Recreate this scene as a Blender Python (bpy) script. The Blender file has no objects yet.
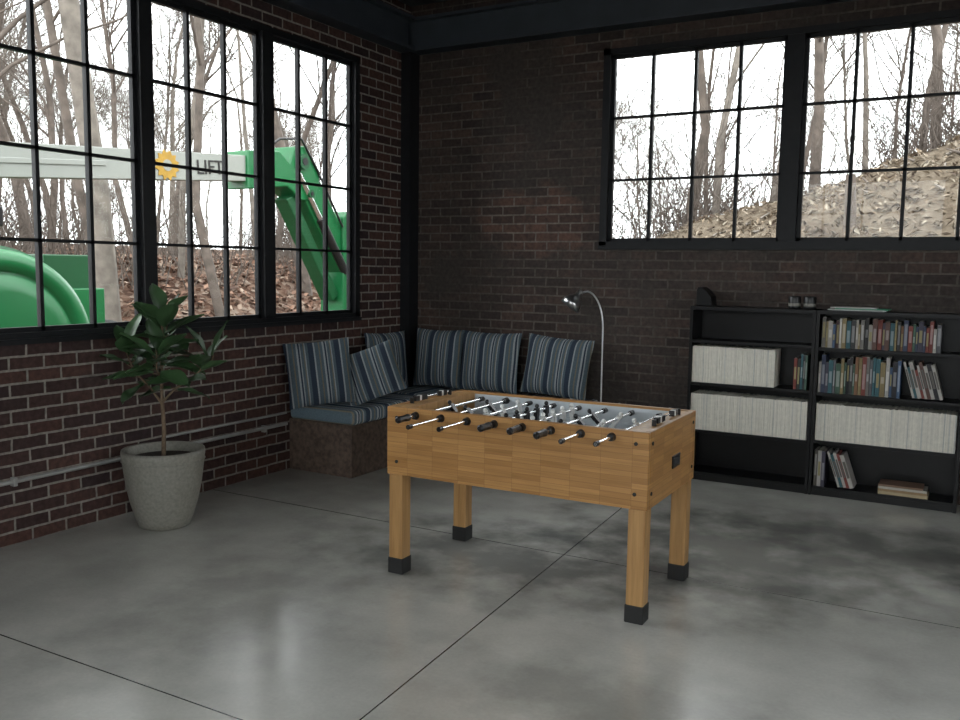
import bpy, math, random
from mathutils import Vector, Matrix, Euler, noise
random.seed(7)
S=bpy.context.scene
S.view_settings.view_transform='Standard'

# ------------------------------------------------------------ materials
def newmat(name):
    m=bpy.data.materials.new(name); m.use_nodes=True
    nt=m.node_tree; b=nt.nodes['Principled BSDF']
    return m,nt,b
def simple(name,col,rough=.6,metal=0,nscale=0,namt=0.15,bump=0,spec=.5):
    m,nt,b=newmat(name)
    b.inputs['Base Color'].default_value=(*col,1); b.inputs['Roughness'].default_value=rough
    b.inputs['Metallic'].default_value=metal; b.inputs['Specular IOR Level'].default_value=spec
    tc=nt.nodes.new('ShaderNodeTexCoord'); n=nt.nodes.new('ShaderNodeTexNoise')
    n.inputs['Scale'].default_value=nscale or 8; n.inputs['Detail'].default_value=5
    nt.links.new(tc.outputs['Object'],n.inputs['Vector'])
    r=nt.nodes.new('ShaderNodeValToRGB')
    r.color_ramp.elements[0].position=.3; r.color_ramp.elements[1].position=.7
    r.color_ramp.elements[0].color=(*[c*(1-namt) for c in col],1)
    r.color_ramp.elements[1].color=(*[min(1,c*(1+namt)) for c in col],1)
    nt.links.new(n.outputs['Fac'],r.inputs['Fac']); nt.links.new(r.outputs['Color'],b.inputs['Base Color'])
    if bump:
        bp=nt.nodes.new('ShaderNodeBump'); bp.inputs['Strength'].default_value=bump; bp.inputs['Distance'].default_value=.02
        nt.links.new(n.outputs['Fac'],bp.inputs['Height']); nt.links.new(bp.outputs['Normal'],b.inputs['Normal'])
    return m
def N(nt,t,**kw):
    n=nt.nodes.new(t)
    for k,v in kw.items(): setattr(n,k,v)
    return n
def math_(nt,op,a,b=None,c=None):
    n=nt.nodes.new('ShaderNodeMath'); n.operation=op
    for i,v in enumerate((a,b,c)):
        if v is None: continue
        if isinstance(v,(int,float)): n.inputs[i].default_value=v
        else: nt.links.new(v,n.inputs[i])
    return n.outputs[0]
def mixc(nt,fac,a,b,mode='MIX'):
    n=nt.nodes.new('ShaderNodeMix'); n.data_type='RGBA'; n.blend_type=mode
    for sock,v in ((n.inputs[0],fac),(n.inputs[6],a),(n.inputs[7],b)):
        if isinstance(v,(int,float)): sock.default_value=v
        elif isinstance(v,tuple): sock.default_value=(*v,1)
        else: nt.links.new(v,sock)
    return n.outputs[2]
def ramp(nt,fac,stops,interp='LINEAR'):
    r=nt.nodes.new('ShaderNodeValToRGB'); r.color_ramp.interpolation=interp
    e=r.color_ramp.elements
    while len(e)<len(stops): e.new(.5)
    for i,(p,c) in enumerate(stops):
        e[i].position=p; e[i].color=(*c,1) if isinstance(c,tuple) else (c,c,c,1)
    nt.links.new(fac,r.inputs['Fac']); return r.outputs['Color']
def noiset(nt,vec,scale,detail=5,rough=.55):
    n=nt.nodes.new('ShaderNodeTexNoise'); n.inputs['Scale'].default_value=scale
    n.inputs['Detail'].default_value=detail; n.inputs['Roughness'].default_value=rough
    nt.links.new(vec,n.inputs['Vector']); return n.outputs['Fac']

def brickmat(name,c1,c2,mortar,smear,smear_lo,smear_hi,patch=None):
    m,nt,b=newmat(name)
    tc=N(nt,'ShaderNodeTexCoord'); sp=N(nt,'ShaderNodeSeparateXYZ'); nt.links.new(tc.outputs['Object'],sp.inputs[0])
    u=math_(nt,'ADD',sp.outputs[0],sp.outputs[1])
    wob=noiset(nt,tc.outputs['Object'],9,3)
    u2=math_(nt,'MULTIPLY_ADD',wob,.012,u); v2=math_(nt,'MULTIPLY_ADD',wob,.009,sp.outputs[2])
    cb=N(nt,'ShaderNodeCombineXYZ'); nt.links.new(u2,cb.inputs[0]); nt.links.new(v2,cb.inputs[1])
    br=N(nt,'ShaderNodeTexBrick'); nt.links.new(cb.outputs[0],br.inputs['Vector'])
    br.inputs['Scale'].default_value=1; br.inputs['Brick Width'].default_value=.215; br.inputs['Row Height'].default_value=.0765
    br.inputs['Mortar Size'].default_value=.0075; br.inputs['Mortar Smooth'].default_value=.25; br.inputs['Bias'].default_value=-.1
    br.inputs['Color1'].default_value=(*c1,1); br.inputs['Color2'].default_value=(*c2,1); br.inputs['Mortar'].default_value=(*mortar,1)
    fine=noiset(nt,tc.outputs['Object'],30,6)
    col=mixc(nt,.8,br.outputs['Color'],ramp(nt,fine,[(.3,.55),(.7,1.25)]),'MULTIPLY')
    big=noiset(nt,tc.outputs['Object'],1.3,6,.65)
    mask=ramp(nt,big,[(smear_lo,0.0),(smear_hi,1.0)])
    col=mixc(nt,mask,col,mixc(nt,.8,smear,ramp(nt,fine,[(.25,.5),(.75,1.3)]),'MULTIPLY'))
    if patch:
        # area of the wall where the old coating has worn off and the brick reads more clearly
        cx,cz,hw,hh=patch
        n2=noiset(nt,tc.outputs['Object'],2.2,6,.7)
        dx=math_(nt,'POWER',math_(nt,'ABSOLUTE',math_(nt,'DIVIDE',math_(nt,'SUBTRACT',sp.outputs[0],cx),hw)),2.0)
        dz=math_(nt,'POWER',math_(nt,'ABSOLUTE',math_(nt,'DIVIDE',math_(nt,'SUBTRACT',sp.outputs[2],cz),hh)),2.0)
        d=math_(nt,'MULTIPLY_ADD',n2,2.4,math_(nt,'ADD',dx,dz))
        pm=ramp(nt,math_(nt,'MULTIPLY',d,.5),[(.70,.9),(1.0,0.0)])
        br2=N(nt,'ShaderNodeTexBrick'); nt.links.new(cb.outputs[0],br2.inputs['Vector'])
        for k in ('Scale','Brick Width','Row Height','Mortar Size','Mortar Smooth','Bias'): br2.inputs[k].default_value=br.inputs[k].default_value
        br2.inputs['Color1'].default_value=(.15,.078,.058,1); br2.inputs['Color2'].default_value=(.06,.040,.034,1); br2.inputs['Mortar'].default_value=(.20,.175,.15,1)
        col=mixc(nt,pm,col,mixc(nt,.8,br2.outputs['Color'],ramp(nt,fine,[(.3,.55),(.7,1.25)]),'MULTIPLY'))
    nt.links.new(col,b.inputs['Base Color'])
    b.inputs['Roughness'].default_value=.75; b.inputs['Specular IOR Level'].default_value=.25
    h=math_(nt,'MULTIPLY_ADD',fine,.35,math_(nt,'SUBTRACT',1.0,br.outputs['Fac']))
    bp=N(nt,'ShaderNodeBump'); bp.inputs['Strength'].default_value=.7; bp.inputs['Distance'].default_value=.008
    nt.links.new(h,bp.inputs['Height']); nt.links.new(bp.outputs['Normal'],b.inputs['Normal'])
    return m
M_brickL=brickmat('brick_left',(.092,.047,.038),(.037,.025,.026),(.28,.255,.225),(.07,.055,.052),.60,.85)
M_brickB=brickmat('brick_back',(.083,.054,.045),(.033,.026,.024),(.12,.104,.09),(.055,.046,.041),.42,.60,patch=(-3.5,2.0,.65,.36))

def floormat():
    m,nt,b=newmat('polished_concrete')
    tc=N(nt,'ShaderNodeTexCoord'); sp=N(nt,'ShaderNodeSeparateXYZ'); nt.links.new(tc.outputs['Object'],sp.inputs[0])
    n1=noiset(nt,tc.outputs['Object'],.75,4,.5); n2=noiset(nt,tc.outputs['Object'],3.2,5,.55); n3=noiset(nt,tc.outputs['Object'],60,3)
    col=ramp(nt,n1,[(.2,(.36,.36,.33)),(.5,(.52,.515,.475)),(.8,(.64,.635,.585))])
    col=mixc(nt,.5,col,ramp(nt,n2,[(.2,.6),(.8,1.2)]),'MULTIPLY')
    col=mixc(nt,.25,col,ramp(nt,n3,[(.25,.75),(.75,1.15)]),'MULTIPLY')
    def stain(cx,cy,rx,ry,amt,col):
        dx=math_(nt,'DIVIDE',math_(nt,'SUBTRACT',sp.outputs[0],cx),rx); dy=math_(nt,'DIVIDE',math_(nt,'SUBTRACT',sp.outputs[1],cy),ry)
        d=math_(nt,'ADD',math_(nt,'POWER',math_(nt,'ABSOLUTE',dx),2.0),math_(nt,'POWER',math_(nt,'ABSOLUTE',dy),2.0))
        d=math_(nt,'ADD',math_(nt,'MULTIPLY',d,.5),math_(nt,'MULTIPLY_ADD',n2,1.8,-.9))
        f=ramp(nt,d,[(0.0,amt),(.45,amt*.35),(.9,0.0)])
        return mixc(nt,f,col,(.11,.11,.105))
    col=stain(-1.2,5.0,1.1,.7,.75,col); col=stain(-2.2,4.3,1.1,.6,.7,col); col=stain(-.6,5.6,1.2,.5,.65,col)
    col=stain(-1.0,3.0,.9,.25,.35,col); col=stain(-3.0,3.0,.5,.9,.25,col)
    def joint(sock,off,per):
        a=math_(nt,'ADD',math_(nt,'SUBTRACT',sock,off),per/2+per*10)
        a=math_(nt,'ABSOLUTE',math_(nt,'SUBTRACT',math_(nt,'MODULO',a,per),per/2))
        return math_(nt,'LESS_THAN',a,.0036)
    # saw cuts: one family is a few degrees out of square with the walls
    xs_=math_(nt,'MULTIPLY_ADD',math_(nt,'SUBTRACT',sp.outputs[1],2.42),.0716,sp.outputs[0])
    j=math_(nt,'MAXIMUM',joint(xs_,-1.847,4.58),joint(sp.outputs[1],2.21,2.29))
    col=mixc(nt,j,col,(.04,.04,.04))
    nt.links.new(col,b.inputs['Base Color'])
    rr=ramp(nt,n2,[(.25,.13),(.75,.27)]); nt.links.new(rr,b.inputs['Roughness'])
    b.inputs['Specular IOR Level'].default_value=.65
    h=math_(nt,'MULTIPLY_ADD',n2,.3,math_(nt,'MULTIPLY',j,-1.0))
    bp=N(nt,'ShaderNodeBump'); bp.inputs['Strength'].default_value=.2; bp.inputs['Distance'].default_value=.005
    nt.links.new(h,bp.inputs['Height']); nt.links.new(bp.outputs['Normal'],b.inputs['Normal'])
    return m
M_floor=floormat()

def woodblock():
    m,nt,b=newmat('butcher_block_wood')
    tc=N(nt,'ShaderNodeTexCoord'); sp=N(nt,'ShaderNodeSeparateXYZ'); nt.links.new(tc.outputs['Object'],sp.inputs[0])
    u=math_(nt,'ADD',sp.outputs[0],sp.outputs[1])
    cb=N(nt,'ShaderNodeCombineXYZ'); nt.links.new(u,cb.inputs[0]); nt.links.new(sp.outputs[2],cb.inputs[1])
    br=N(nt,'ShaderNodeTexBrick'); nt.links.new(cb.outputs[0],br.inputs['Vector']); br.offset=.37; br.offset_frequency=1
    br.inputs['Scale'].default_value=1; br.inputs['Brick Width'].default_value=.15; br.inputs['Row Height'].default_value=.026
    br.inputs['Mortar Size'].default_value=.0006; br.inputs['Bias'].default_value=0
    br.inputs['Color1'].default_value=(.48,.255,.088,1); br.inputs['Color2'].default_value=(.35,.17,.053,1); br.inputs['Mortar'].default_value=(.20,.10,.035,1)
    mp=N(nt,'ShaderNodeMapping'); mp.inputs['Scale'].default_value=(4,90,1); nt.links.new(cb.outputs[0],mp.inputs[0])
    g=noiset(nt,mp.outputs[0],1,4)
    col=mixc(nt,.5,br.outputs['Color'],ramp(nt,g,[(.3,.65),(.7,1.2)]),'MULTIPLY')
    nt.links.new(col,b.inputs['Base Color']); b.inputs['Roughness'].default_value=.38
    return m
M_wood=woodblock()
def legwood():
    m,nt,b=newmat('leg_wood')
    tc=N(nt,'ShaderNodeTexCoord'); mp=N(nt,'ShaderNodeMapping'); mp.inputs['Scale'].default_value=(45,45,3); nt.links.new(tc.outputs['Object'],mp.inputs[0])
    g=noiset(nt,mp.outputs[0],1,4)
    nt.links.new(ramp(nt,g,[(.3,(.34,.18,.066)),(.7,(.50,.29,.115))]),b.inputs['Base Color']); b.inputs['Roughness'].default_value=.4
    return m
M_leg=legwood()

def stripes(name,axis=0,per=.2,g=1.0):
    m,nt,b=newmat(name)
    tc=N(nt,'ShaderNodeTexCoord'); sp=N(nt,'ShaderNodeSeparateXYZ'); nt.links.new(tc.outputs['Object'],sp.inputs[0])
    f=math_(nt,'FRACT',math_(nt,'ADD',math_(nt,'DIVIDE',sp.outputs[axis],per),.35+40))
    q=lambda c: tuple(min(.9,v*g) for v in c)
    nv=q((.035,.05,.075)); sl=q((.095,.13,.155)); li=q((.32,.35,.36)); tn=q((.18,.165,.13))
    col=ramp(nt,f,[(0,nv),(.20,li),(.26,sl),(.4,tn),(.45,sl),(.55,li),(.62,nv),(.68,li),(.72,sl),(.82,tn),(.86,li),(.9,sl)],'CONSTANT')
    n=noiset(nt,tc.outputs['Object'],120,2)
    col=mixc(nt,.5,col,ramp(nt,n,[(.3,.7),(.7,1.2)]),'MULTIPLY')
    nt.links.new(col,b.inputs['Base Color']); b.inputs['Roughness'].default_value=.85; b.inputs['Specular IOR Level'].default_value=.2
    return m
M_strX=stripes('striped_fabric_x',0); M_strY=stripes('striped_fabric_y',1,.26,1.7); M_strX2=stripes('striped_fabric_seat',0,.26,1.7)

M_black=simple('black_steel',(.012,.013,.015),.5,nscale=20,spec=.3)
M_beam=simple('painted_steel_beam',(.040,.049,.060),.5,nscale=6)
M_ceil=simple('ceiling_deck',(.06,.068,.08),.7,nscale=3)
M_blackp=simple('black_plastic',(.010,.010,.011),.35)
M_bwood=simple('black_laminate',(.006,.006,.0065),.4,nscale=15,spec=.25)
M_chrome=simple('chrome',(.75,.76,.78),.18,1)
M_alu=simple('brushed_nickel',(.62,.62,.62),.3,1)
M_white=simple('white_plastic',(.75,.75,.73),.4)
M_field=simple('playfield',(.55,.59,.62),.25,nscale=4,namt=.06)
M_osb=simple('stained_plywood',(.125,.088,.068),.65,nscale=28,namt=.45)
M_pot=simple('speckled_ceramic',(.235,.225,.195),.5,nscale=60,namt=.18)
M_soil=simple('soil',(.03,.02,.015),.95,nscale=50,namt=.5,bump=.8)
M_leaf=simple('ficus_leaf',(.043,.092,.036),.42,nscale=6,namt=.35)
M_trunk=simple('ficus_stem',(.16,.11,.07),.8,nscale=30,namt=.3)
M_bark=simple('bark',(.10,.08,.066),.9,nscale=5,namt=.35)
M_bark2=simple('bark_light',(.15,.13,.11),.9,nscale=5,namt=.35)
M_green=simple('machine_green',(.006,.13,.038),.35,nscale=2,namt=.08)
M_greend=simple('machine_green_dark',(.004,.07,.022),.4,nscale=2,namt=.08)
M_mwhite=simple('machine_white',(.26,.275,.25),.4,nscale=2,namt=.05)
M_yellow=simple('sun_yellow',(.36,.21,.02),.5)
M_rubber=simple('rubber',(.02,.02,.02),.8)
M_conduit=simple('galvanised_conduit',(.45,.45,.44),.4,.5)

def glassmat():
    m=bpy.data.materials.new('window_glass'); m.use_nodes=True; nt=m.node_tree; nt.nodes.clear()
    o=N(nt,'ShaderNodeOutputMaterial'); t=N(nt,'ShaderNodeBsdfTransparent'); g=N(nt,'ShaderNodeBsdfGlossy')
    g.inputs['Roughness'].default_value=.02; t.inputs['Color'].default_value=(.95,.97,.97,1)
    fr=N(nt,'ShaderNodeFresnel'); fr.inputs['IOR'].default_value=1.25
    mx=N(nt,'ShaderNodeMixShader'); nt.links.new(fr.outputs[0],mx.inputs[0]); nt.links.new(t.outputs[0],mx.inputs[1]); nt.links.new(g.outputs[0],mx.inputs[2])
    nt.links.new(mx.outputs[0],o.inputs[0]); return m
M_glass=glassmat()
def vcolmat(name,rough=.6):
    m,nt,b=newmat(name); a=N(nt,'ShaderNodeAttribute'); a.attribute_name='Col'
    tc=N(nt,'ShaderNodeTexCoord'); n=noiset(nt,tc.outputs['Object'],40,3)
    nt.links.new(mixc(nt,.4,a.outputs['Color'],ramp(nt,n,[(.3,.8),(.7,1.15)]),'MULTIPLY'),b.inputs['Base Color']); b.inputs['Roughness'].default_value=rough
    return m
M_books=vcolmat('book_covers'); M_litter=vcolmat('fallen_leaves',.95)

# ------------------------------------------------------------ mesh builder
class MB:
    def __init__(s): s.v=[];s.f=[];s.mi=[];s.sm=[];s.col=[];s.mats=[]
    def mid(s,mat):
        if mat not in s.mats: s.mats.append(mat)
        return s.mats.index(mat)
    def add(s,vs,fs,mat,smooth=False,col=(1,1,1)):
        o=len(s.v); s.v+= [tuple(v) for v in vs]; k=s.mid(mat)
        for f in fs:
            s.f.append(tuple(i+o for i in f)); s.mi.append(k); s.sm.append(smooth); s.col.append(col)
    def box(s,lo,hi,mat,M=None,col=(1,1,1)):
        x0,y0,z0=lo; x1,y1,z1=hi
        vs=[Vector(p) for p in ((x0,y0,z0),(x1,y0,z0),(x1,y1,z0),(x0,y1,z0),(x0,y0,z1),(x1,y0,z1),(x1,y1,z1),(x0,y1,z1))]
        if M: vs=[M@v for v in vs]
        s.add(vs,[(0,3,2,1),(4,5,6,7),(0,1,5,4),(1,2,6,5),(2,3,7,6),(3,0,4,7)],mat,False,col)
    def tube(s,path,rad,mat,seg=10,cap=True,smooth=True):
        path=[Vector(p) for p in path]; n=len(path)
        if not isinstance(rad,(list,tuple)): rad=[rad]*n
        rings=[]; prev=None
        for i,p in enumerate(path):
            d=(path[min(i+1,n-1)]-path[max(i-1,0)])
            if d.length<1e-9: d=Vector((0,0,1))
            d.normalize()
            if prev is None:
                a=d.orthogonal().normalized()
            else:
                a=(prev-d*prev.dot(d))
                a=a.normalized() if a.length>1e-6 else d.orthogonal().normalized()
            prev=a; b=d.cross(a)
            rings.append([p+(a*math.cos(2*math.pi*k/seg)+b*math.sin(2*math.pi*k/seg))*rad[i] for k in range(seg)])
        vs=[v for r in rings for v in r]; fs=[]
        for i in range(n-1):
            for k in range(seg):
                k2=(k+1)%seg; fs.append((i*seg+k,i*seg+k2,(i+1)*seg+k2,(i+1)*seg+k))
        s.add(vs,fs,mat,smooth)
        if cap:
            s.add(rings[0],[tuple(range(seg))[::-1]],mat); s.add(rings[-1],[tuple(range(seg))],mat)
    def lathe(s,prof,c,mat,seg=40,M=None):
        vs=[];fs=[];n=len(prof)
        for r,z in prof:
            for k in range(seg):
                a=2*math.pi*k/seg; p=Vector((r*math.cos(a),r*math.sin(a),z))
                if M: p=M@p
                vs.append(p+Vector(c))
        for i in range(n-1):
            for k in range(seg):
                k2=(k+1)%seg; fs.append((i*seg+k,i*seg+k2,(i+1)*seg+k2,(i+1)*seg+k))
        s.add(vs,fs,mat,True)
    def prismx(s,poly,x0,x1,mat,col=(1,1,1)):
        n=len(poly); vs=[(x0,y,z) for y,z in poly]+[(x1,y,z) for y,z in poly]
        fs=[tuple(range(n))[::-1],tuple(range(n,2*n))]+[(i,(i+1)%n,n+(i+1)%n,n+i) for i in range(n)]
        s.add(vs,fs,mat,False,col)
    def sphere(s,c,r,mat,seg=10,sc=(1,1,1)):
        vs=[];fs=[];R=seg//2+1
        for i in range(R+1):
            t=math.pi*i/R
            for k in range(seg):
                a=2*math.pi*k/seg
                vs.append((c[0]+r*sc[0]*math.sin(t)*math.cos(a),c[1]+r*sc[1]*math.sin(t)*math.sin(a),c[2]+r*sc[2]*math.cos(t)))
        for i in range(R):
            for k in range(seg):
                k2=(k+1)%seg; fs.append((i*seg+k,(i+1)*seg+k,(i+1)*seg+k2,i*seg+k2))
        s.add(vs,fs,mat,True)
    def obj(s,name,parent=None,bevel=0,loc=None,rot=None,mesh_only=False):
        me=bpy.data.meshes.new(name); me.from_pydata(s.v,[],s.f)
        for m in s.mats: me.materials.append(m)
        me.polygons.foreach_set('material_index',s.mi); me.polygons.foreach_set('use_smooth',s.sm)
        if any(c!=(1,1,1) for c in s.col):
            ca=me.color_attributes.new('Col','FLOAT_COLOR','CORNER'); data=[]
            for p in me.polygons: data+= [*s.col[p.index],1.0]*p.loop_total
            ca.data.foreach_set('color',data)
        me.update()
        if mesh_only: return me
        o=bpy.data.objects.new(name,me); S.collection.objects.link(o)
        if parent: o.parent=parent
        if loc: o.location=loc
        if rot: o.rotation_euler=rot
        if bevel:
            b=o.modifiers.new('bevel','BEVEL'); b.width=bevel; b.segments=2; b.limit_method='ANGLE'; b.angle_limit=math.radians(40)
        return o
def empty(name,loc=(0,0,0),rot=(0,0,0)):
    e=bpy.data.objects.new(name,None); e.location=loc; e.rotation_euler=rot; e.empty_display_size=.2
    S.collection.objects.link(e); return e

# ------------------------------------------------------------ room
XL,YB,XR,YF,H=-4.735,6.97,5.5,-4.0,3.95
T=.11
b=MB(); b.box((XL-T,YF-T,-.2),(XR+T,YB+T,0),M_floor); b.obj('floor')
b=MB(); b.box((XL-T,YF-T,H),(XR+T,YB+T,H+.15),M_ceil)
for k in range(11):
    y=YF+.8+k*1.0
    if y<YB-.3: b.box((XL+.15,y-.05,H-.12),(XR-.1,y+.05,H),M_ceil)
b.obj('ceiling')
def wall(name,axis,p0,p1,a0,a1,openings,mat):
    b=MB()
    def bx(u0,u1,z0,z1):
        if u1-u0<1e-4 or z1-z0<1e-4: return
        if axis=='y': b.box((p0,u0,z0),(p1,u1,z1),mat)
        else: b.box((u0,p0,z0),(u1,p1,z1),mat)
    cur=a0
    for (u0,u1,z0,z1) in sorted(openings):
        bx(cur,u0,0,H); bx(u0,u1,0,z0); bx(u0,u1,z1,H); cur=u1
    bx(cur,a1,0,H)
    return b.obj(name)
ZL0,ZL1=1.155,3.34; ZB0,ZB1=1.785,3.37
openL=[(1.66,6.20,ZL0,ZL1),(-3.4,1.05,ZL0,ZL1)]
openB=[(-2.84,1.74,ZB0,ZB1),(2.4,4.9,ZB0,ZB1)]
openF=[(-3.6,2.07,.9,ZL1)]
openR=[(-3.4,3.2,.9,ZL1)]
wall('wall_left','y',XL-T,XL,YF-T,YB+T,openL,M_brickL)
wall('wall_back','x',YB,YB+T,XL,XR,openB,M_brickB)
wall('wall_front','x',YF-T,YF,XL,XR,openF,M_brickL)
wall('wall_right','y',XR,XR+T,YF-T,YB+T,openR,M_brickL)

wn=[0]
def window(axis,pl,sgn,a0,a1,z0,z1,nc,nr):
    """steel casement unit; pl = inner wall plane, sgn = outward direction"""
    wn[0]+=1; b=MB(); d0=pl+sgn*.03; d1=pl+sgn*.065
    lo,hi=min(d0,d1),max(d0,d1)
    def bx(u0,u1,za,zb,l=lo,h=hi,m=M_black):
        if axis=='y': b.box((l,u0,za),(h,u1,zb),m)
        else: b.box((u0,l,za),(u1,h,zb),m)
    f=.028
    bx(a0,a1,z0,z0+f); bx(a0,a1,z1-f,z1); bx(a0,a0+f,z0,z1); bx(a1-f,a1,z0,z1)
    for i in range(1,nc):
        u=a0+(a1-a0)*i/nc; bx(u-.012,u+.012,z0,z1)
    for j in range(1,nr):
        z=z0+(z1-z0)*j/nr; bx(a0,a1,z-.0095,z+.0095)
    mid=(lo+hi)/2
    bx(a0+.004,a1-.004,z0+.004,z1-.004,mid-.003,mid+.003,M_glass)
    return b.obj('window_%d'%wn[0])
tn=[0]
def surround(axis,pl,sgn,a0,a1,z0,z1,posts):
    tn[0]+=1; b=MB(); d0=pl-sgn*.012; d1=pl+sgn*.075; lo,hi=min(d0,d1),max(d0,d1)
    def bx(u0,u1,za,zb,l=lo,h=hi):
        if axis=='y': b.box((l,u0,za),(h,u1,zb),M_black)
        else: b.box((u0,l,za),(u1,h,zb),M_black)
    bx(a0,a1,z0,z0+.045); bx(a0,a1,z1-.045,z1); bx(a0,a0+.06,z0,z1); bx(a1-.06,a1,z0,z1)
    for p0,p1 in posts: bx(p0,p1,z0+.046,z1-.046)
    l2=pl-sgn*.03
    bx(a0,a1,z0-.02,z0+.012,min(l2,d1),max(l2,d1))
    b.obj('trim_%d'%tn[0])
za,zb=ZL0+.045,ZL1-.045
posts=[(2.78,2.90),(3.945,4.045),(5.04,5.155)]
surround('y',XL,-1,1.66,6.20,ZL0,ZL1,posts)
for a0,a1 in ((1.72,2.78),(2.90,3.945),(4.045,5.04),(5.155,6.14)): window('y',XL,-1,a0,a1,za,zb,3,4)
surround('y',XL,-1,-3.4,1.05,ZL0,ZL1,[(-2.3,-2.16),(-1.16,-1.02),(-.02,.12)])
for a0,a1 in ((-3.34,-2.3),(-2.16,-1.16),(-1.02,-.02),(.12,.99)): window('y',XL,-1,a0,a1,za,zb,3,4)
zc,zd=ZB0+.045,ZB1-.045
surround('x',YB,1,-2.84,1.74,ZB0,ZB1,[(-1.405,-1.285),(.13,.25)])
for a0,a1 in ((-2.78,-1.405),(-1.285,.13),(.25,1.68)): window('x',YB,1,a0,a1,zc,zd,4,3)
surround('x',YB,1,2.4,4.9,ZB0,ZB1,[(3.58,3.72)])
for a0,a1 in ((2.46,3.58),(3.72,4.84)): window('x',YB,1,a0,a1,zc,zd,4,3)
surround('x',YF,-1,-3.6,2.07,.9,ZL1,[(-.8,-.66)])
for a0,a1 in ((-3.54,-.8),(-.66,2.01)): window('x',YF,-1,a0,a1,.945,zb,4,4)
surround('y',XR,1,-3.4,3.2,.9,ZL1,[(-.17,-.03)])
for a0,a1 in ((-3.34,-.17),(-.03,3.14)): window('y',XR,1,a0,a1,.945,zb,5,4)

# corner column and beams
b=MB(); cx=XL+.10
b.box((XL+.002,YB-.15,0),(cx,YB-.138,3.54),M_black); b.box((XL+.002,YB-.014,0),(cx,YB-.002,3.54),M_black)
b.box((cx-.013,YB-.137,0),(cx,YB-.015,3.54),M_black)
b.obj('steel_column')
def ibeam(name,lo,hi,axis):
    b=MB(); x0,y0,z0=lo;x1,y1,z1=hi; t=.025
    b.box((x0,y0,z0),(x1,y1,z0+t),M_beam); b.box((x0,y0,z1-t),(x1,y1,z1),M_beam)
    if axis=='y': m=(x0+x1)/2; b.box((m-.012,y0,z0),(m+.012,y1,z1),M_beam)
    else: m=(y0+y1)/2; b.box((x0,m-.012,z0),(x1,m+.012,z1),M_beam)
    b.obj(name)
ibeam('steel_beam',(XL+.002,YF+.02,3.51),(XL+.17,YB-.18,3.80),'y')
ibeam('steel_beam',(XL+.002,YB-.17,3.51),(XR-.02,YB-.002,3.80),'x')

# conduit on left wall
b=MB()
b.tube([(XL+.024,-1,.36),(XL+.024,5.25,.37)],.0125,M_conduit)
b.tube([(XL+.02,4.05,.45),(XL+.02,5.25,.455)],.008,M_conduit)
for y in (-.5,.7,1.9,3.0,4.1,5.0):
    b.box((XL+.002,y-.012,.34),(XL+.038,y+.012,.39),M_conduit)
b.obj('electrical_conduit',bevel=.003)

# ------------------------------------------------------------ foosball table
ft=empty('foosball_table',(-1.975,4.125,0),(0,0,math.radians(.9)))
LX,LY=.70,.38; ZT,ZBt=.885,.53
b=MB()
b.box((-LX,-LY,ZBt),(LX,-LY+.032,ZT),M_wood); b.box((-LX,LY-.032,ZBt),(LX,LY,ZT),M_wood)
b.box((-LX,-LY+.0325,ZBt),(-LX+.03,LY-.0325,ZT),M_wood); b.box((LX-.03,-LY+.0325,ZBt),(LX,LY-.0325,ZT),M_wood)
b.obj('cabinet',ft,bevel=.004)
b=MB()
b.box((-LX+.03,-LY+.033,ZT-.03),(-.60,LY-.033,ZT-.004),M_leg); b.box((.60,-LY+.033,ZT-.03),(LX-.03,LY-.033,ZT-.004),M_leg)
b.box((-.60,-LY+.033,.74),(-.585,LY-.033,ZT-.004),M_leg); b.box((.585,-LY+.033,.74),(.60,LY-.033,ZT-.004),M_leg)
b.box((-.60,-.09,.77),(-.582,.09,.84),M_blackp); b.box((.582,-.09,.77),(.60,.09,.84),M_blackp)
b.obj('end_decks',ft,bevel=.002)
b=MB(); b.box((-.585,-LY+.033,.745),(.585,LY-.033,.765),M_field)
for x in (-.585,-.35,0,.35,.58): b.box((x-.004,-LY+.034,.765),(x+.004,LY-.034,.7662),M_white)
for sx in (-1,1):
    b.box((min(sx*.585,sx*.42),-.2,.765),(max(sx*.585,sx*.42),-.192,.7662),M_white); b.box((min(sx*.585,sx*.42),.192,.765),(max(sx*.585,sx*.42),.2,.7662),M_white)
    b.box((sx*.42-.004,-.2,.765),(sx*.42+.004,.2,.7662),M_white)
b.tube([(.11*math.cos(a*math.pi/16),.11*math.sin(a*math.pi/16),.7655) for a in range(33)],.0025,M_white,6)
# light laminate lining on the inside of the side walls, ramps
b.box((-.585,-LY+.033,.765),(.585,-LY+.037,ZT-.012),M_field); b.box((-.585,LY-.037,.765),(.585,LY-.033,ZT-.012),M_field)
b.box((-.585,-LY+.037,.765),(.585,-LY+.052,.79),M_field); b.box((-.585,LY-.052,.765),(.585,LY-.037,.79),M_field)
b.box((-LX+.04,-LY+.04,ZBt+.01),(LX-.04,LY-.04,ZBt+.02),M_leg)
b.obj('playfield',ft)
for i,(sx,sy) in enumerate(((-1,-1),(1,-1),(1,1),(-1,1))):
    b=MB(); cx=sx*(LX-.049); cy=sy*(LY-.048); w=.041
    b.box((cx-w,cy-w,.06),(cx+w,cy+w,ZBt+.0),M_leg)
    w+=.004; b.box((cx-w,cy-w,0),(cx+w,cy+w,.085),M_rubber)
    b.obj('leg_%d'%(i+1),ft,bevel=.006)
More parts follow.
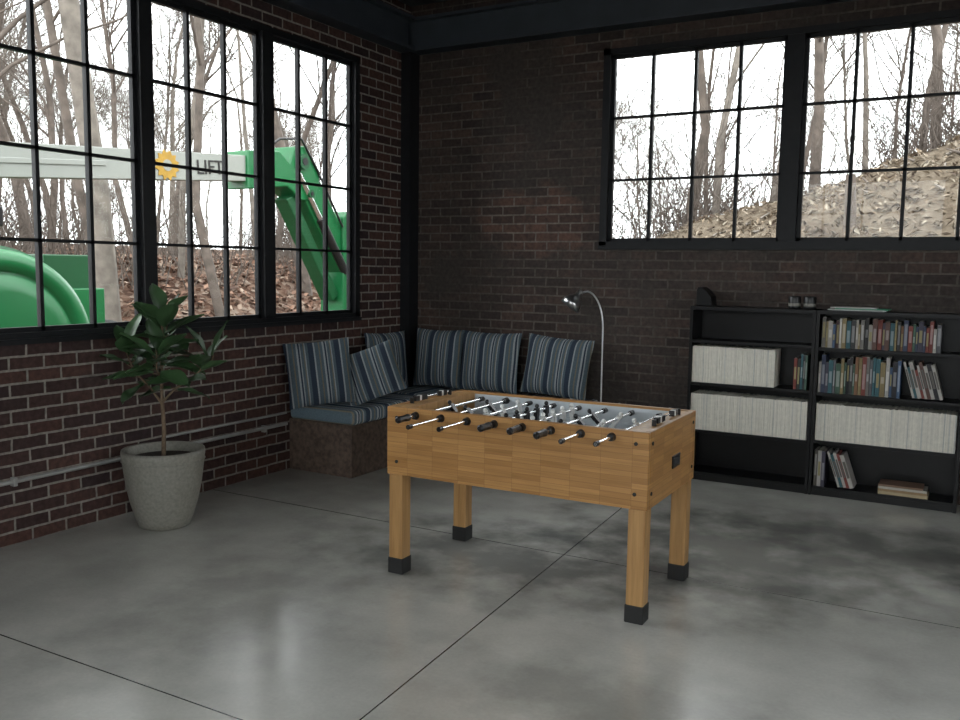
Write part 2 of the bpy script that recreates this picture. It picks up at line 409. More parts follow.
# rods
counts=[1,2,3,5,5,3,2,1]; team=[0,0,1,0,1,0,1,1]
frontH=[1,0,0,1,1,1,0,0]
fo=[.17,.30,.27,.15,.14,.17,.23,.20]
b=MB()
zr=.85
for i in range(8):
    x=-.525+i*.15
    yf=-LY-fo[i]; yb=LY+(.34-fo[i]) 
    b.tube([(x,yf,zr),(x,yb,zr)],.008,M_chrome,10)
    for sgn in (-1,1):
        b.tube([(x,sgn*(LY+.0),zr),(x,sgn*(LY+.022),zr)],[.021,.017],M_blackp,14)      # bearing
        b.tube([(x,sgn*(LY-.05),zr),(x,sgn*(LY-.085),zr)],.014,M_blackp,10)             # bumper
    def handle(ye,sg):
        b.tube([(x,ye,zr),(x,ye+sg*.006,zr),(x,ye+sg*.02,zr),(x,ye+sg*.06,zr),(x,ye+sg*.10,zr),(x,ye+sg*.112,zr)],[.008,.017,.0195,.016,.0185,.010],M_blackp,8,smooth=False)
    def capend(ye,sg):
        b.tube([(x,ye,zr),(x,ye+sg*.03,zr)],[.012,.011],M_blackp,10)
    if frontH[i]: handle(yf+.11-.0,-1); capend(yb,-1)
    else: capend(yf,1); handle(yb-.11,1)
    nm=counts[i]; off=random.uniform(-.05,.05) if nm<5 else random.uniform(-.02,.02)
    sp={1:0,2:.24,3:.185,5:.12}[nm]
    mt=M_white if team[i] else M_blackp
    tilt=random.uniform(-.9,.9)
    for k in range(nm):
        y=(k-(nm-1)/2)*sp+off
        M=Matrix.Translation((x,y,zr))@Matrix.Rotation(tilt,4,'Y')
        b.box((-.010,-.016,-.03),(.010,.016,.014),mt,M)
        b.box((-.009,-.012,-.055),(.009,.012,-.03),mt,M); b.box((-.013,-.010,-.072),(.015,.010,-.055),mt,M)
        hp=M@Vector((0,0,.026)); b.sphere(hp,.0125,mt,8)
        b.box((-.008,-.021,-.012),(.008,.021,.01),mt,M)
b.obj('rods_and_players',ft)
# score counters & bolts & side slot
b=MB()
for ex,yc in ((-.655,-.02),(.655,.02)):
    b.tube([(ex,yc-.19,ZT+.018),(ex,yc+.19,ZT+.018)],.003,M_chrome,6)
    b.box((ex-.01,yc-.2,ZT-.004),(ex+.01,yc-.19,ZT+.026),M_blackp); b.box((ex-.01,yc+.19,ZT-.004),(ex+.01,yc+.2,ZT+.026),M_blackp)
    for k in range(10):
        y=yc-.17+k*.019+(.13 if k>5 else 0)
        b.box((ex-.012,y,ZT+.004),(ex+.012,y+.015,ZT+.032),M_white if k in (2,7) else M_blackp)
b.obj('score_counters',ft)
b=MB()
for x in (-.64,.64):
    for z in (.60,.83): b.tube([(x,-LY+.001,z),(x,-LY-.004,z)],.009,M_rubber,12)
for y in (-.33,.33):
    for z in (.60,.83): b.tube([(LX-.001,y,z),(LX+.004,y,z)],.009,M_rubber,12); b.tube([(-LX+.001,y,z),(-LX-.004,y,z)],.009,M_rubber,12)
b.box((LX-.002,-.02,.655),(LX+.006,.10,.715),M_blackp); b.box((LX+.004,-.005,.668),(LX+.0075,.085,.702),M_rubber)
b.obj('bolts_and_ball_return',ft,bevel=.0015)

# ------------------------------------------------------------ corner bench
cbn=empty('corner_bench')
xs=XL+.004; ye=5.30; xf=XL+.62; yb=YB-.004; yf=YB-.62; xe=-2.80
b=MB(); b.box((xs,ye,0),(xf,yf,.40),M_osb); b.box((xs,yf,0),(XL+.14,YB-.155,.40),M_osb); b.box((XL+.14,yf,0),(xe,yb,.40),M_osb)
b.box((xs,ye-.004,.385),(xf+.01,ye+.03,.405),M_osb)
b.obj('base',cbn,bevel=.004)
def roundbox(name,lo,hi,mat,parent=None,r=.03):
    c=[(lo[i]+hi[i])/2 for i in range(3)]; h=[(hi[i]-lo[i])/2 for i in range(3)]
    b=MB(); b.box([-q for q in h],h,mat); o=b.obj(name,parent,loc=c); m=o.modifiers.new('b','BEVEL'); m.width=r; m.segments=4
    for p in o.data.polygons: p.use_smooth=True
    return o
roundbox('seat_cushion_1',(XL+.01,ye-.01,.401),(xf+.02,yf-.03,.515),M_strY,cbn,.035)
roundbox('seat_cushion_2',(XL+.15,yf-.02,.401),(-3.85,yb-.01,.515),M_strX2,cbn,.035)
roundbox('seat_cushion_3',(-3.845,yf-.02,.401),(xe,yb-.01,.515),M_strX2,cbn,.035)

def pillow(w,h,t,loc,yaw,lean,roll=0):
    b=MB(); n=14; vs=[];fs=[]
    def idx(i,j,sd): return sd*(n+1)**2+i*(n+1)+j
    for sd in (0,1):
        for i in range(n+1):
            for j in range(n+1):
                u=-math.cos(math.pi*i/n); v=-math.cos(math.pi*j/n)
                th=t/2*((1-u**4)**.55)*((1-v**4)**.55)
                th+= .006*math.sin(5*u+3*v)*(1-u*u)*(1-v*v)
                x=u*w/2*(1-.06*(1-v*v)); z=v*h/2*(1-.06*(1-u*u))
                vs.append((x,(-th if sd==0 else th),z))
    for i in range(n):
        for j in range(n):
            fs.append((idx(i,j,0),idx(i+1,j,0),idx(i+1,j+1,0),idx(i,j+1,0)))
            fs.append((idx(i,j,1),idx(i,j+1,1),idx(i+1,j+1,1),idx(i+1,j,1)))
    b.add(vs,fs,M_strX,True)
    per=[]
    m=24
    for k in range(4*m):
        s_,q=divmod(k,m); a=-1+2*q/m
        u,v=[(a,-1),(1,a),(-a,1),(-1,-a)][s_]
        per.append((u*w/2*(1-.06*(1-v*v)),0,v*h/2*(1-.06*(1-u*u))))
    per.append(per[0]); b.tube(per,.006,M_strX,6,cap=False)
    o=b.obj('striped_cushion'); 
    o.matrix_world=Matrix.Translation(loc)@Matrix.Rotation(yaw,4,'Z')@Matrix.Rotation(lean,4,'X')@Matrix.Rotation(roll,4,'Y')
    return o
# front face of a pillow is local -Y ; yaw turns it; negative lean tips the top backwards
def P(w,h,t,x,y,z,yawdeg,lean,roll=0): return pillow(w,h,t,(x,y,z),math.radians(yawdeg),math.radians(lean),math.radians(roll))
P(.50,.50,.15,-4.465,5.35,.775,42,-12,-6)
P(.46,.46,.15,-4.24,5.71,.755,22,-32,-24)
P(.48,.50,.14,-4.595,6.42,.775,80,-6)
P(.48,.52,.14,-4.30,6.80,.785,4,-9)
P(.58,.52,.15,-3.77,6.80,.785,0,-9)
P(.62,.50,.15,-3.12,6.79,.785,-4,-11,3)

# ------------------------------------------------------------ floor lamp
b=MB(); lx,ly=-2.60,6.50
b.lathe([(0,0),(.13,0),(.135,.006),(.13,.016),(.03,.024),(.012,.04),(0,.04)],(lx,ly,0),M_alu,32)
path=[(lx,ly,.03),(lx,ly,.6),(lx,ly,1.15)]
for k in range(1,13):
    a=math.radians(k*9.5); path.append((lx-.14*(1-math.cos(a)),ly-.02*k/12,1.15+.28*math.sin(min(a,math.pi/2)) -(.0 if a<math.pi/2 else .05*(a-math.pi/2))))
b.tube(path,.007,M_alu,10)
hp=Vector(path[-1]); dr=Vector((-.45,-.35,-.75)).normalized()
M=dr.to_track_quat('Z','Y').to_matrix().to_4x4()
b.lathe([(0,-.03),(.018,-.028),(.024,-.01),(.026,.02),(.05,.045),(.075,.085),(.082,.125),(.079,.125),(.07,.085),(.045,.05),(0,.045)],hp,M_alu,28,M)
b.sphere(hp+dr*.09,.025,M_white,12)
b.obj('gooseneck_floor_lamp')

# ------------------------------------------------------------ bookcases
def bookcase(x0,x1,shelves):
    b=MB(); y0,y1=6.70,6.962; t=.022; Z=1.335
    b.box((x0,y0,0),(x0+t,y1,Z),M_bwood); b.box((x1-t,y0,0),(x1,y1,Z),M_bwood)
    b.box((x0,y0-.004,Z-.028),(x1,y1,Z),M_bwood); b.box((x0+t,y1-.008,.03),(x1-t,y1,Z-.03),M_bwood)
    for z in shelves: b.box((x0+t,y0+.008,z-.022),(x1-t,y1-.008,z),M_bwood)
    b.box((x0+t,y0+.012,0),(x1-t,y0+.03,.045),M_bwood)
    return b.obj('bookcase',bevel=.0015)
dx=-.035
bookcase(-1.94+dx,-1.03+dx,(.065,.39,.755,1.08)); bookcase(-1.027+dx,-.075+dx,(.065,.40,.745,1.07))
pal=[(.18,.04,.03),(.05,.09,.17),(.02,.02,.025),(.30,.28,.25),(.05,.10,.07),(.20,.10,.05),(.38,.36,.33),(.05,.045,.07),(.03,.10,.12),(.22,.17,.08),(.10,.05,.04),(.10,.10,.11),(.42,.40,.38),(.03,.04,.08),(.08,.07,.06),(.15,.14,.13),(.03,.03,.03),(.06,.03,.03)]
def leaned(b,x,z,n,hmin,hmax,ang=-19,y0=6.72):
    """books leaning to the left against their neighbour"""
    for i in range(n):
        t=random.uniform(.014,.028); h=random.uniform(hmin,hmax); c=pal[(i*5+3)%len(pal)] if i%2 else (.42,.40,.37)
        M=Matrix.Translation((x,0,z))@Matrix.Rotation(math.radians(ang),4,'Y')
        b.box((0,y0,0),(t,y0+.17,h),M_books,M,c); b.box((t*.2,y0-.0006,h*.3),(t*.8,y0+.001,h*.8),M_books,M,(.12,.11,.1))
        x+=t/math.cos(math.radians(ang))+.001
def books(name,x0,x1,z,hmin,hmax,tmin=.015,tmax=.042,white=False,lean=0,ang=-19):
    x0+=dx; x1+=dx
    b=MB(); x=x0; seq=[]
    while True:
        t=random.uniform(tmin,tmax)
        if x+t>x1: break
        seq.append((x,t)); x+=t+ (.0004 if white else .0015)
    for i,(x,t) in enumerate(seq):
        h=random.uniform(hmin,hmax); d=random.uniform(.15,.19) if not white else .205
        yo=6.715+random.uniform(0,.02 if not white else .004)
        if white:
            g=random.uniform(.68,.80); c=(g,g*.96,g*.85)
            if random.random()<.05: c=(g*.75,g*.75,g*.7)
        else:
            c=random.choice(pal)
        zz=z+.001
        b.box((x,yo,zz),(x+t,yo+d,zz+h),M_books,None,c)
        if not white:
            c2=tuple(min(1,q+.2) for q in c) if random.random()<.6 else (.3,.26,.13)
            b.box((x+t*.2,yo-.0006,zz+h*random.uniform(.15,.4)),(x+t*.8,yo+.001,zz+h*random.uniform(.55,.9)),M_books,None,c2)
            b.box((x+.002,yo+.004,zz+.003),(x+t-.002,yo+d+.001,zz+h+.0005),M_books,None,(.55,.52,.45))
    if lean: leaned(b,x+t+.012+math.sin(math.radians(-ang))*hmax*.9,z+.009,lean,hmin*.95,hmax*.95,ang)
    return b.obj(name)
books('magazine_collection',-1.915,-1.30,.755,.272,.279,.004,.009,True)
books('shelf_books',-1.17,-1.06,.755,.22,.27,.014,.024,)
books('magazine_collection',-1.915,-1.06,.39,.274,.281,.004,.009,True)
books('shelf_books',-.99,-.22,1.07,.16,.215,.012,.030)
books('shelf_books',-1.0,-.46,.745,.21,.275,.012,.034,lean=9,ang=-16)
books('magazine_collection',-1.0,-.105,.40,.26,.268,.004,.009,True)
books('shelf_books',-.995,-.90,.065,.24,.28,.02,.04,lean=5)
b2=MB(); z=.066
for i in range(4):
    h=random.uniform(.012,.022); w=random.uniform(.28,.34); c=[(.45,.36,.22),(.3,.2,.1),(.5,.48,.42),(.2,.12,.08)][i]
    b2.box((-.60,6.72,z),(-.60+w,6.90,z+h),M_books,None,c); z+=h+.001
b2.obj('stacked_books')
zt=1.3365
def can(x,y):
    b=MB(); b.lathe([(0,0),(.042,0),(.044,.004),(.044,.02)],(x,y,zt),M_blackp,24); b.lathe([(.044,.02),(.044,.04)],(x,y,zt),M_pot,24)
    b.lathe([(.044,.04),(.044,.085),(.042,.09),(.036,.09),(.036,.083),(0,.083)],(x,y,zt),M_blackp,24); b.obj('tin_can')
can(-1.235,6.80); can(-1.13,6.80)
b=MB(); b.box((-1.0,6.74,zt),(-.62,6.90,zt+.008),M_books,None,(.5,.52,.5)); b.box((-.95,6.75,zt+.009),(-.60,6.91,zt+.016),M_books,None,(.05,.28,.16)); b.box((-.98,6.73,zt+.017),(-.68,6.88,zt+.023),M_books,None,(.6,.6,.58)); b.obj('paper_stack')
b=MB(); pr=[(.0,.0),(0,.12),(.01,.14),(.04,.14),(.075,.11),(.11,.07),(.12,0)]
vs=[(-1.955+x,6.78,zt+z) for x,z in pr]+[(-1.955+x,6.93,zt+z) for x,z in pr]; n=len(pr)
b.add(vs,[tuple(range(n)),tuple(range(n,2*n))[::-1]]+[(i,n+i,n+(i+1)%n,(i+1)%n) for i in range(n)],M_bwood); b.obj('magazine_holder',bevel=.003)

# ------------------------------------------------------------ potted plant
pp=empty('potted_fiddle_leaf_fig',(-4.33,3.72,0))
b=MB()
b.lathe([(0,0),(.135,0),(.15,.006),(.168,.05),(.20,.16),(.222,.27),(.236,.38),(.242,.43),(.246,.46),(.243,.475),(.232,.478),(.222,.47),(.215,.43),(.2,.42)],(0,0,0),M_pot,56)
for z_ in (.415,): b.lathe([(.2405,z_-.006),(.246,z_-.003),(.2415,z_+.003)],(0,0,0),M_pot,56)
b.obj('pot',pp)
b=MB(); b.lathe([(0,.435),(.1,.43),(.217,.42)],(0,0,0),M_soil,30)
b.obj('soil',pp)
b=MB()
stems=[[(0,0,.42),(.01,.0,.6),(-.015,.01,.8),(.0,.0,.98),(.02,.0,1.12),(.03,-.02,1.28)],
       [(0,0,.76),(.06,.04,.84),(.16,.10,.92),(.26,.16,1.02)],
       [(-.01,0,.76),(-.07,-.04,.86),(-.13,-.10,.96),(-.15,-.13,1.06)],
       [(0,0,.90),(.05,-.08,.97),(.10,-.12,1.06)],
       [(0,0,.96),(-.05,.07,1.10),(-.06,.1,1.22)]]
for i,st in enumerate(stems): b.tube(st,[(.014 if i==0 else .008)*(1-.6*k/(len(st)-1)) for k in range(len(st))],M_trunk,8)
b.obj('stems',pp)
b=MB()
def leaf(base,dirv,L,W,twist):
    d=Vector(dirv).normalized(); up=Vector((0,0,1)); side=d.cross(up)
    if side.length<.1: side=Vector((1,0,0))
    side.normalize(); side=Matrix.Rotation(twist,3,d)@side; nrm=side.cross(d).normalized()
    n=8; vs=[];fs=[]
    for i in range(n+1):
        s=i/n
        w=W*(math.sin(math.pi*min(1,s*.95+.03)**.85))**.8*(.65+.5*s) if 0<i<n else .003
        w=min(w,W); c=Vector(base)+d*(.03+L*s)-nrm*(L*.22*s*s)
        for q in (-1,-.5,0,.5,1):
            vs.append(c+side*(w*.5*q)+nrm*(.14*W*abs(q)**1.5 + .006*math.sin(9*s+3*q)))
    # keep foliage clear of the wall behind it
    vs=[Vector((max(v.x,-.385),v.y,v.z)) for v in vs]
    for i in range(n):
        for k in range(4): fs.append((i*5+k,i*5+k+1,(i+1)*5+k+1,(i+1)*5+k))
    b.add(vs,fs,M_leaf,True)
    b.tube([base,Vector(base)+d*.035],.003,M_trunk,5)
random.seed(11)
for si,st in enumerate(stems):
    pts=[Vector(p) for p in st]; total=len(pts)-1
    cnt=18 if si==0 else 11
    lo=.52 if si==0 else .3
    for k in range(cnt):
        s=(lo+(1-lo)*k/(cnt-1))*total; i=min(int(s),total-1); p=pts[i].lerp(pts[i+1],s-i)
        a=k*2.4+si*1.3; tip=k/(cnt-1)
        el=.05+1.15*tip**1.5+random.uniform(-.25,.25)
        dv=(math.cos(a)*math.cos(el),math.sin(a)*math.cos(el),math.sin(el))
        leaf(p,dv,random.uniform(.17,.24),random.uniform(.11,.145),random.uniform(-.5,.5))
b.obj('leaves',pp)

# ------------------------------------------------------------ outdoors
def sm(x): x=max(0,min(1,x)); return x*x*(3-2*x)
def terr(x,y):
    L=max(0,-5.3-x); B=max(0,y-7.6)
    nz=noise.noise(Vector((x*.35,y*.35,0)))*.25+noise.noise(Vector((x*1.1,y*1.1,3)))*.14+noise.noise(Vector((x*3.1,y*3.1,5)))*.07
    zl=1.75*sm((L-5.2)/6.0)+max(0,L-12)*.03
    rid=max(.3,min(6.0,2.3+.36*(x+4.2)))
    zb=rid*sm((B-.6)/6.2)+max(0,B-8)*.02
    k=sm((max(L,B)-.8)/3)
    if x>-5.3 and y<7.6: return -.18
    return -.12+max(zl*sm((L-1)/2),zb)+nz*k
b=MB(); st=.3; X0,X1,Y0,Y1=-48,30,-26,54
nx=int((X1-X0)/st); ny=int((Y1-Y0)/st)
vs=[(X0+i*st,Y0+j*st,terr(X0+i*st,Y0+j*st)) for i in range(nx+1) for j in range(ny+1)]
fs=[(i*(ny+1)+j,(i+1)*(ny+1)+j,(i+1)*(ny+1)+j+1,i*(ny+1)+j+1) for i in range(nx) for j in range(ny)]
def groundmat():
    m,nt,bs=newmat('leaf_litter_and_straw')
    tc=N(nt,'ShaderNodeTexCoord'); o=tc.outputs['Object']; sp=N(nt,'ShaderNodeSeparateXYZ'); nt.links.new(o,sp.inputs[0])
    vo=N(nt,'ShaderNodeTexVoronoi'); vo.inputs['Scale'].default_value=9; nt.links.new(o,vo.inputs['Vector'])
    sepc=N(nt,'ShaderNodeSeparateColor'); nt.links.new(vo.outputs['Color'],sepc.inputs[0])
    leaf=ramp(nt,sepc.outputs[0],[(0,(.05,.028,.02)),(.35,(.11,.062,.043)),(.7,(.18,.118,.086)),(1,(.26,.205,.165))])
    s1=noiset(nt,o,5,10,.8)
    straw=ramp(nt,s1,[(.34,(.08,.06,.042)),(.45,(.16,.125,.09)),(.56,(.22,.18,.135)),(.7,(.29,.245,.19))])
    clod=noiset(nt,o,1.3,7,.75)
    straw=mixc(nt,ramp(nt,clod,[(.53,0.0),(.63,.6)]),straw,(.085,.058,.04))
    big=noiset(nt,o,.5,4)
    e=math_(nt,'ADD',sp.outputs[0],math_(nt,'MULTIPLY',big,3.0))
    f=ramp(nt,math_(nt,'MULTIPLY_ADD',e,.12,1.0),[(.25,0.0),(.45,1.0)])
    nt.links.new(mixc(nt,f,leaf,straw),bs.inputs['Base Color']); bs.inputs['Roughness'].default_value=.95; bs.inputs['Specular IOR Level'].default_value=.1
    bp=N(nt,'ShaderNodeBump'); bp.inputs['Strength'].default_value=1; bp.inputs['Distance'].default_value=.12
    nt.links.new(s1,bp.inputs['Height']); nt.links.new(bp.outputs['Normal'],bs.inputs['Normal'])
    return m
b.add(vs,fs,groundmat(),True); G=b.obj('ground')
# loose leaves / straw lying on the banks (parts of the ground)
def litter(name,n,fx,cols,smin,smax,asp):
    b=MB()
    for k in range(n):
        x,y=fx(); z=terr(x,y)+.02; s=random.uniform(smin,smax); a=random.uniform(0,6.28)
        R=Matrix.Translation((x,y,z))@Euler((random.uniform(-.9,.9),random.uniform(-.9,.9),a)).to_matrix().to_4x4()
        c=random.choice(cols); g=random.uniform(.7,1.25); c=tuple(v*g for v in c)
        b.add([R@Vector(p) for p in ((-s,0,0),(0,-s*asp,.01),(s,0,0),(0,s*asp,.015))],[(0,1,2,3)],M_litter,False,c)
    b.obj(name,G)
random.seed(3)
litter('fallen_leaves',9000,lambda:((lambda x:(x,-x*random.uniform(.5,1.6)))(-random.uniform(9.5,19))),[(.22,.13,.09),(.13,.07,.045),(.28,.21,.16),(.09,.05,.035)],.05,.11,.6)
litter('dry_straw',9000,lambda:(random.uniform(-6,1.6),random.uniform(9,15.5)),[(.25,.205,.155),(.19,.145,.10),(.11,.08,.055),(.30,.26,.20),(.07,.048,.034)],.03,.085,.3)

def tree(seed,h,r,mat,lean=.05,cn=(10,5,4,3)):
    rnd=random.Random(seed); b=MB()
    def branch(p,d,L,r,lvl):
        n=5 if lvl==0 else (4 if lvl==1 else 3)
        pts=[p]; rs=[r]; dd=d.copy()
        for i in range(n):
            jit=.10 if lvl==0 else .22
            dd=(dd+Vector((rnd.gauss(0,jit),rnd.gauss(0,jit),rnd.gauss(0,jit*.6)+(.06 if lvl else 0)))).normalized()
            pts.append(pts[-1]+dd*L/n); rs.append(max(.006,r*(1-.72*(i+1)/n)))
        b.tube(pts,rs,mat,(7,5,4,3,3)[lvl],cap=False)
        if lvl>=4: return
        cnt=cn[lvl]
        for k in range(cnt):
            s=rnd.uniform(.28 if lvl==0 else .2,1)*n; i=min(int(s),n-1); q=pts[i].lerp(pts[i+1],s-i)
            ax=Vector((rnd.gauss(0,1),rnd.gauss(0,1),rnd.gauss(0,.4))).normalized()
            seg=(pts[i+1]-pts[i]).normalized(); a=rnd.uniform(.4,.8)
            nd=(seg*math.cos(a)+(ax-seg*ax.dot(seg)).normalized()*math.sin(a)).normalized()
            rr=rs[i]*(rnd.uniform(.30,.5))
            branch(q,nd,L*rnd.uniform(.32,.58)*(1.0 if lvl else .9),max(.006,rr),lvl+1)
    branch(Vector((0,0,-.4)),Vector((rnd.uniform(-lean,lean),rnd.uniform(-lean,lean),1)).normalized(),h,r,0)
    return b.obj('bare_tree',mesh_only=True)
wood=empty('bare_winter_woodland')
tm=[tree(1,15,.20,M_bark2),tree(2,13,.12,M_bark),tree(3,16,.17,M_bark),tree(4,11,.08,M_bark2),tree(5,14,.10,M_bark),tree(6,7,.05,M_bark2,cn=(12,6,5,3)),tree(9,10,.09,M_bark2,.1,(15,8,6,4))]
def put(mi,x,y,rz=None,s=1.0):
    o=bpy.data.objects.new('bare_tree',tm[mi]); S.collection.objects.link(o); o.parent=wood
    o.location=(x,y,terr(x,y)-.05); o.rotation_euler=(0,0,rz if rz is not None else random.uniform(0,6.28)); o.scale=(s,s,s)
random.seed(5)
put(0,-11.9,9.3,.3,1.0); put(2,-14,16.4,1.0,.95); put(1,-13,8.0); put(4,-12.5,12.3); put(3,-14.5,13.0); put(4,-13.6,10.6)
put(4,-5.2,17,.5); put(1,-3.2,19,1); put(3,-4.4,16.2); put(4,-1,18.5); put(5,-6.5,15.5)
put(6,-4.6,21,0,1.0); put(6,-2.6,22,1,.9)
def spread(n,fx,mn):
    pts=[];tr=0
    while len(pts)<n and tr<6000:
        tr+=1; p=fx()
        if all((p[0]-q[0])**2+(p[1]-q[1])**2>mn*mn for q in pts): pts.append(p)
    return pts
def sideL():
    x=-random.uniform(18,42); return (x,-x*random.uniform(.45,1.25))
def sideB():
    y=random.uniform(17.5,44); return (y*random.uniform(-.5,.14),y)
for p in spread(30,sideL,2): put(random.randrange(6),p[0],p[1],None,random.uniform(.7,1.0))
for p in spread(17,sideB,2): put(random.choice((1,3,4,5)),p[0],p[1],None,random.uniform(.5,.85))
for p in spread(26,lambda:((lambda x:(x,-x*random.uniform(.4,1.2)))(-random.uniform(24,44))),1.6): put(random.choice((5,6)),p[0],p[1],None,random.uniform(.6,.9))
for p in spread(12,lambda:((lambda y:(y*random.uniform(-.5,.14),y))(random.uniform(26,46))),1.6): put(random.choice((5,6)),p[0],p[1],None,random.uniform(.5,.75))
def brush(seed):
    rnd=random.Random(seed); b=MB()
    for k in range(60):
        x,y=rnd.gauss(0,.8),rnd.gauss(0,.8); d=Vector((rnd.gauss(0,.4),rnd.gauss(0,.4),1)).normalized(); L=rnd.uniform(.8,2.4)
        p=Vector((x,y,-.2)); pts=[p]
        for i in range(4):
            d=(d+Vector((rnd.gauss(0,.25),rnd.gauss(0,.25),0))).normalized(); pts.append(pts[-1]+d*L/4)
            if i>0:
                e=(d+Vector((rnd.gauss(0,.6),rnd.gauss(0,.6),0))).normalized(); b.tube([pts[-1],pts[-1]+e*L*.2,pts[-1]+e*L*.35+Vector((0,0,.05))],[.006,.005,.003],M_bark,3,cap=False)
        b.tube(pts,[.012,.01,.008,.006,.004],M_bark,3,cap=False)
    return b.obj('brush',mesh_only=True)
bmz=[brush(1),brush(2)]
def putb(x,y):
    o=bpy.data.objects.new('bare_shrub',random.choice(bmz)); S.collection.objects.link(o); o.parent=wood; o.location=(x,y,terr(x,y)); o.rotation_euler=(0,0,random.uniform(0,6.28)); s=random.uniform(.7,1.2); o.scale=(s,s,s)
for k in range(30):
    x=-random.uniform(14.5,24); putb(x,-x*random.uniform(.5,1.5))
for k in range(18):
    y=random.uniform(15.3,19); putb(y*random.uniform(-.5,.05),y)
# stump on dirt bank
zz=terr(-1.55,12.2); b=MB(); b.tube([(-1.6,12.2,zz-.3),(-1.6,12.2,zz+.2),(-1.62,12.2,zz+.66)],[.085,.07,.06],M_bark,10); b.obj('tree_stump')
b=MB()
for k in range(60):
    x=random.uniform(-3.6,1.0); y=random.uniform(11.0,13.8)
    if abs(x+1.6)<.6 and abs(y-12.2)<.5: continue
    z=terr(x,y)+.03; a=random.uniform(0,3.1); l=random.uniform(.1,.4)
    b.tube([(x,y,z),(x+l*math.cos(a),y+l*math.sin(a)*.3,z+.03+l*.15)],[.02,.009],random.choice((M_bark,M_bark2)),6)
b.obj('branch_debris',G)

# ---- green boom lift parked outside the left windows
bl=empty('boom_lift')
xa,xb=-9.2,-8.85
b=MB()
b.prismx([(2.6,2.22),(9.25,2.74),(9.25,3.08),(2.6,2.60)],xa+.03,xb-.03,M_mwhite)
b.prismx([(2.6,2.36),(6.9,2.70),(6.9,2.76),(2.6,2.42)],xb-.03,xb-.015,M_mwhite)
b.obj('upper_boom',bl,bevel=.02)
b=MB()
b.prismx([(9.12,2.62),(9.12,3.14),(9.75,3.20),(9.95,3.05),(10.05,3.30),(10.30,3.34),(10.62,2.92),(10.50,2.55),(10.2,2.55),(9.9,2.72)],xa-.02,xb+.02,M_green)
b.prismx([(10.15,2.75),(10.62,2.90),(11.52,1.72),(11.18,1.42)],xa,xb,M_green)
b.prismx([(9.95,2.55),(10.12,2.62),(11.15,1.15),(11.0,1.05)],xa+.05,xb-.05,M_greend)
b.prismx([(11.12,.2),(11.12,2.35),(11.26,2.45),(11.55,2.42),(11.62,2.2),(11.62,.2)],xa-.06,xb+.06,M_green)
b.prismx([(10.7,-.1),(10.7,.5),(12.9,.5),(12.9,-.1)],xa-.4,xb+.4,M_green)
b.obj('knuckle_and_lower_arm',bl,bevel=.02)
b=MB()
for y,z,r in ((9.35,2.9,.09),(10.2,3.1,.11),(11.35,1.75,.1),(10.35,2.65,.06),(11.37,2.2,.06),(11.37,.9,.1)):
    b.tube([(xa-.07,y,z),(xb+.09,y,z)],r,M_greend,18); b.tube([(xb+.09,y,z),(xb+.10,y,z)],r*.5,M_blackp,12)
b.tube([(xb+.03,10.1,2.95),(xb+.03,10.9,1.9)],.045,M_chrome,10); b.tube([(xb+.03,10.6,2.3),(xb+.03,11.2,1.5)],.07,M_blackp,12)
b.tube([(xb+.04,9.3,3.1),(xb+.06,9.7,3.36),(xb+.06,10.15,3.42),(xb+.04,10.5,3.05),(xb+.06,11.1,2.2)],.018,M_blackp,8)
b.obj('pins_and_cylinders',bl)
b=MB(); cy,cz=7.78,2.80
pts=[]
for k in range(24):
    r=.19 if k%2 else .145; a=2*math.pi*k/24; pts.append((cy+r*math.cos(a),cz+r*math.sin(a)))
b.prismx(pts,xb-.03,xb-.018,M_yellow); b.tube([(xb-.018,cy,cz),(xb-.014,cy,cz)],.07,M_mwhite,20)
b.obj('sun_roundel',bl)
tcv=bpy.data.curves.new('lettering','FONT'); tcv.body='LIFT'; tcv.size=.26; tcv.extrude=.004; tcv.materials.append(M_blackp)
to=bpy.data.objects.new('lettering',tcv); S.collection.objects.link(to); to.parent=bl
to.matrix_world=Matrix.Translation((xb-.022,8.25,2.74))@Matrix(((0,0,1,0),(1,0,0,0),(0,1,0,0),(0,0,0,1)))@Matrix.Rotation(math.radians(4.5),4,'Z')
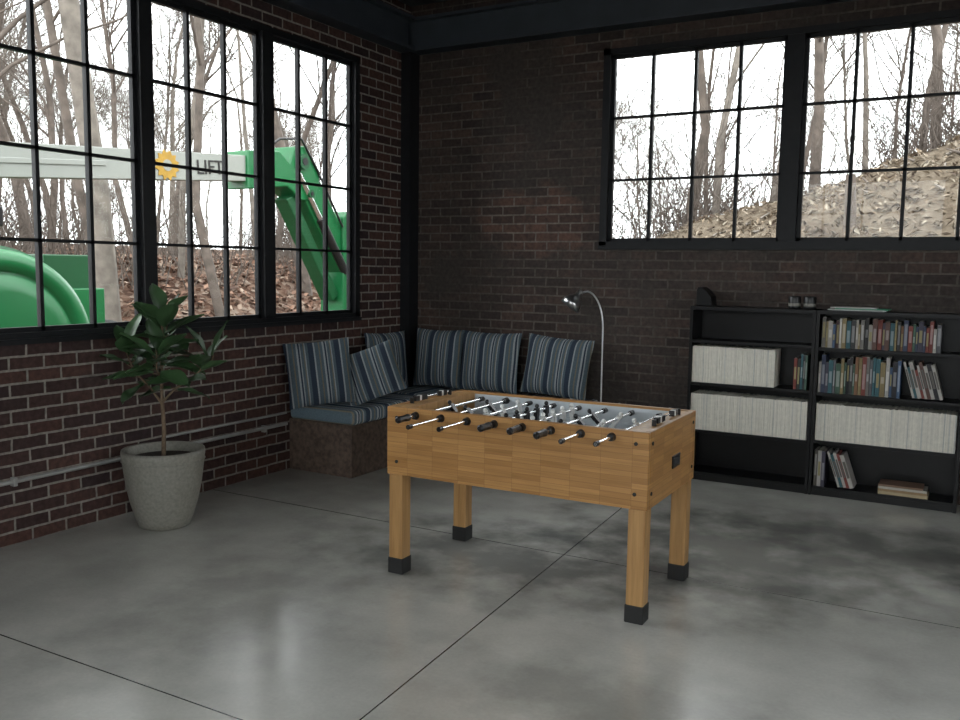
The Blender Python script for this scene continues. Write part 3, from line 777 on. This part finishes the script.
# round engine cover and chassis
b=MB()
Rx=Matrix.Rotation(math.radians(90),4,'Y')
b.lathe([(0,.16),(.6,.15),(.74,.12),(.77,.07),(.80,.07),(.83,.12),(.93,.10),(.99,.05),(1.0,-.02),(1.0,-1.0),(0,-1.0)],(-8.0,4.98,.72),M_green,72,Rx)
b.lathe([(1.0,-.10),(1.035,-.10),(1.035,-.18),(1.0,-.18)],(-8.0,4.98,.72),M_greend,72,Rx)
b.obj('round_engine_cover',bl)
b=MB()
b.box((-9.4,5.4,.5),(-8.5,6.55,1.32),M_green); b.box((-9.3,5.9,1.3),(-8.6,6.5,1.68),M_greend); b.box((-9.6,3.2,.25),(-8.3,7.6,.6),M_rubber)
b.tube([(-8.3,5.15,1.60),(-8.3,5.15,1.98)],.035,M_blackp,8); b.box((-8.38,5.06,1.93),(-8.2,5.22,2.12),M_blackp)
b.obj('chassis',bl,bevel=.03)
for i,y in enumerate((3.7,7.3)):
    b=MB(); zc_=.40
    for x0 in (-9.75,-8.35):
        b.tube([(x0,y,zc_),(x0+.06,y,zc_),(x0+.26,y,zc_),(x0+.32,y,zc_)],[.42,.5,.5,.42],M_rubber,28); b.tube([(x0-.005,y,zc_),(x0+.325,y,zc_)],.22,M_mwhite,20)
    b.obj('wheels_%d'%(i+1),bl)

# ------------------------------------------------------------ light
w=bpy.data.worlds.new('overcast_sky'); S.world=w; w.use_nodes=True; nt=w.node_tree
bg=nt.nodes['Background']; tc=N(nt,'ShaderNodeTexCoord'); sp=N(nt,'ShaderNodeSeparateXYZ'); nt.links.new(tc.outputs['Generated'],sp.inputs[0])
nt.links.new(ramp(nt,sp.outputs[2],[(0,(.93,.94,.95)),(.25,(.98,.985,1.0)),(1,(1,1,1))]),bg.inputs['Color'])
bg.inputs['Strength'].default_value=5.9

# ------------------------------------------------------------ camera
cd=bpy.data.cameras.new('camera'); co=bpy.data.objects.new('camera',cd); S.collection.objects.link(co)
r=Vector((.8686,.4953,.0138)); u=Vector((-.0627,.0822,.9946)); k=Vector((.4915,-.8648,.1025))
k.normalize(); r=(r-k*r.dot(k)).normalized(); u=k.cross(r)
co.matrix_world=Matrix(((r.x,u.x,k.x,0),(r.y,u.y,k.y,0),(r.z,u.z,k.z,1.6),(0,0,0,1)))
cd.sensor_width=36; cd.lens=36*894/960; cd.clip_start=.05; cd.clip_end=300
S.camera=co
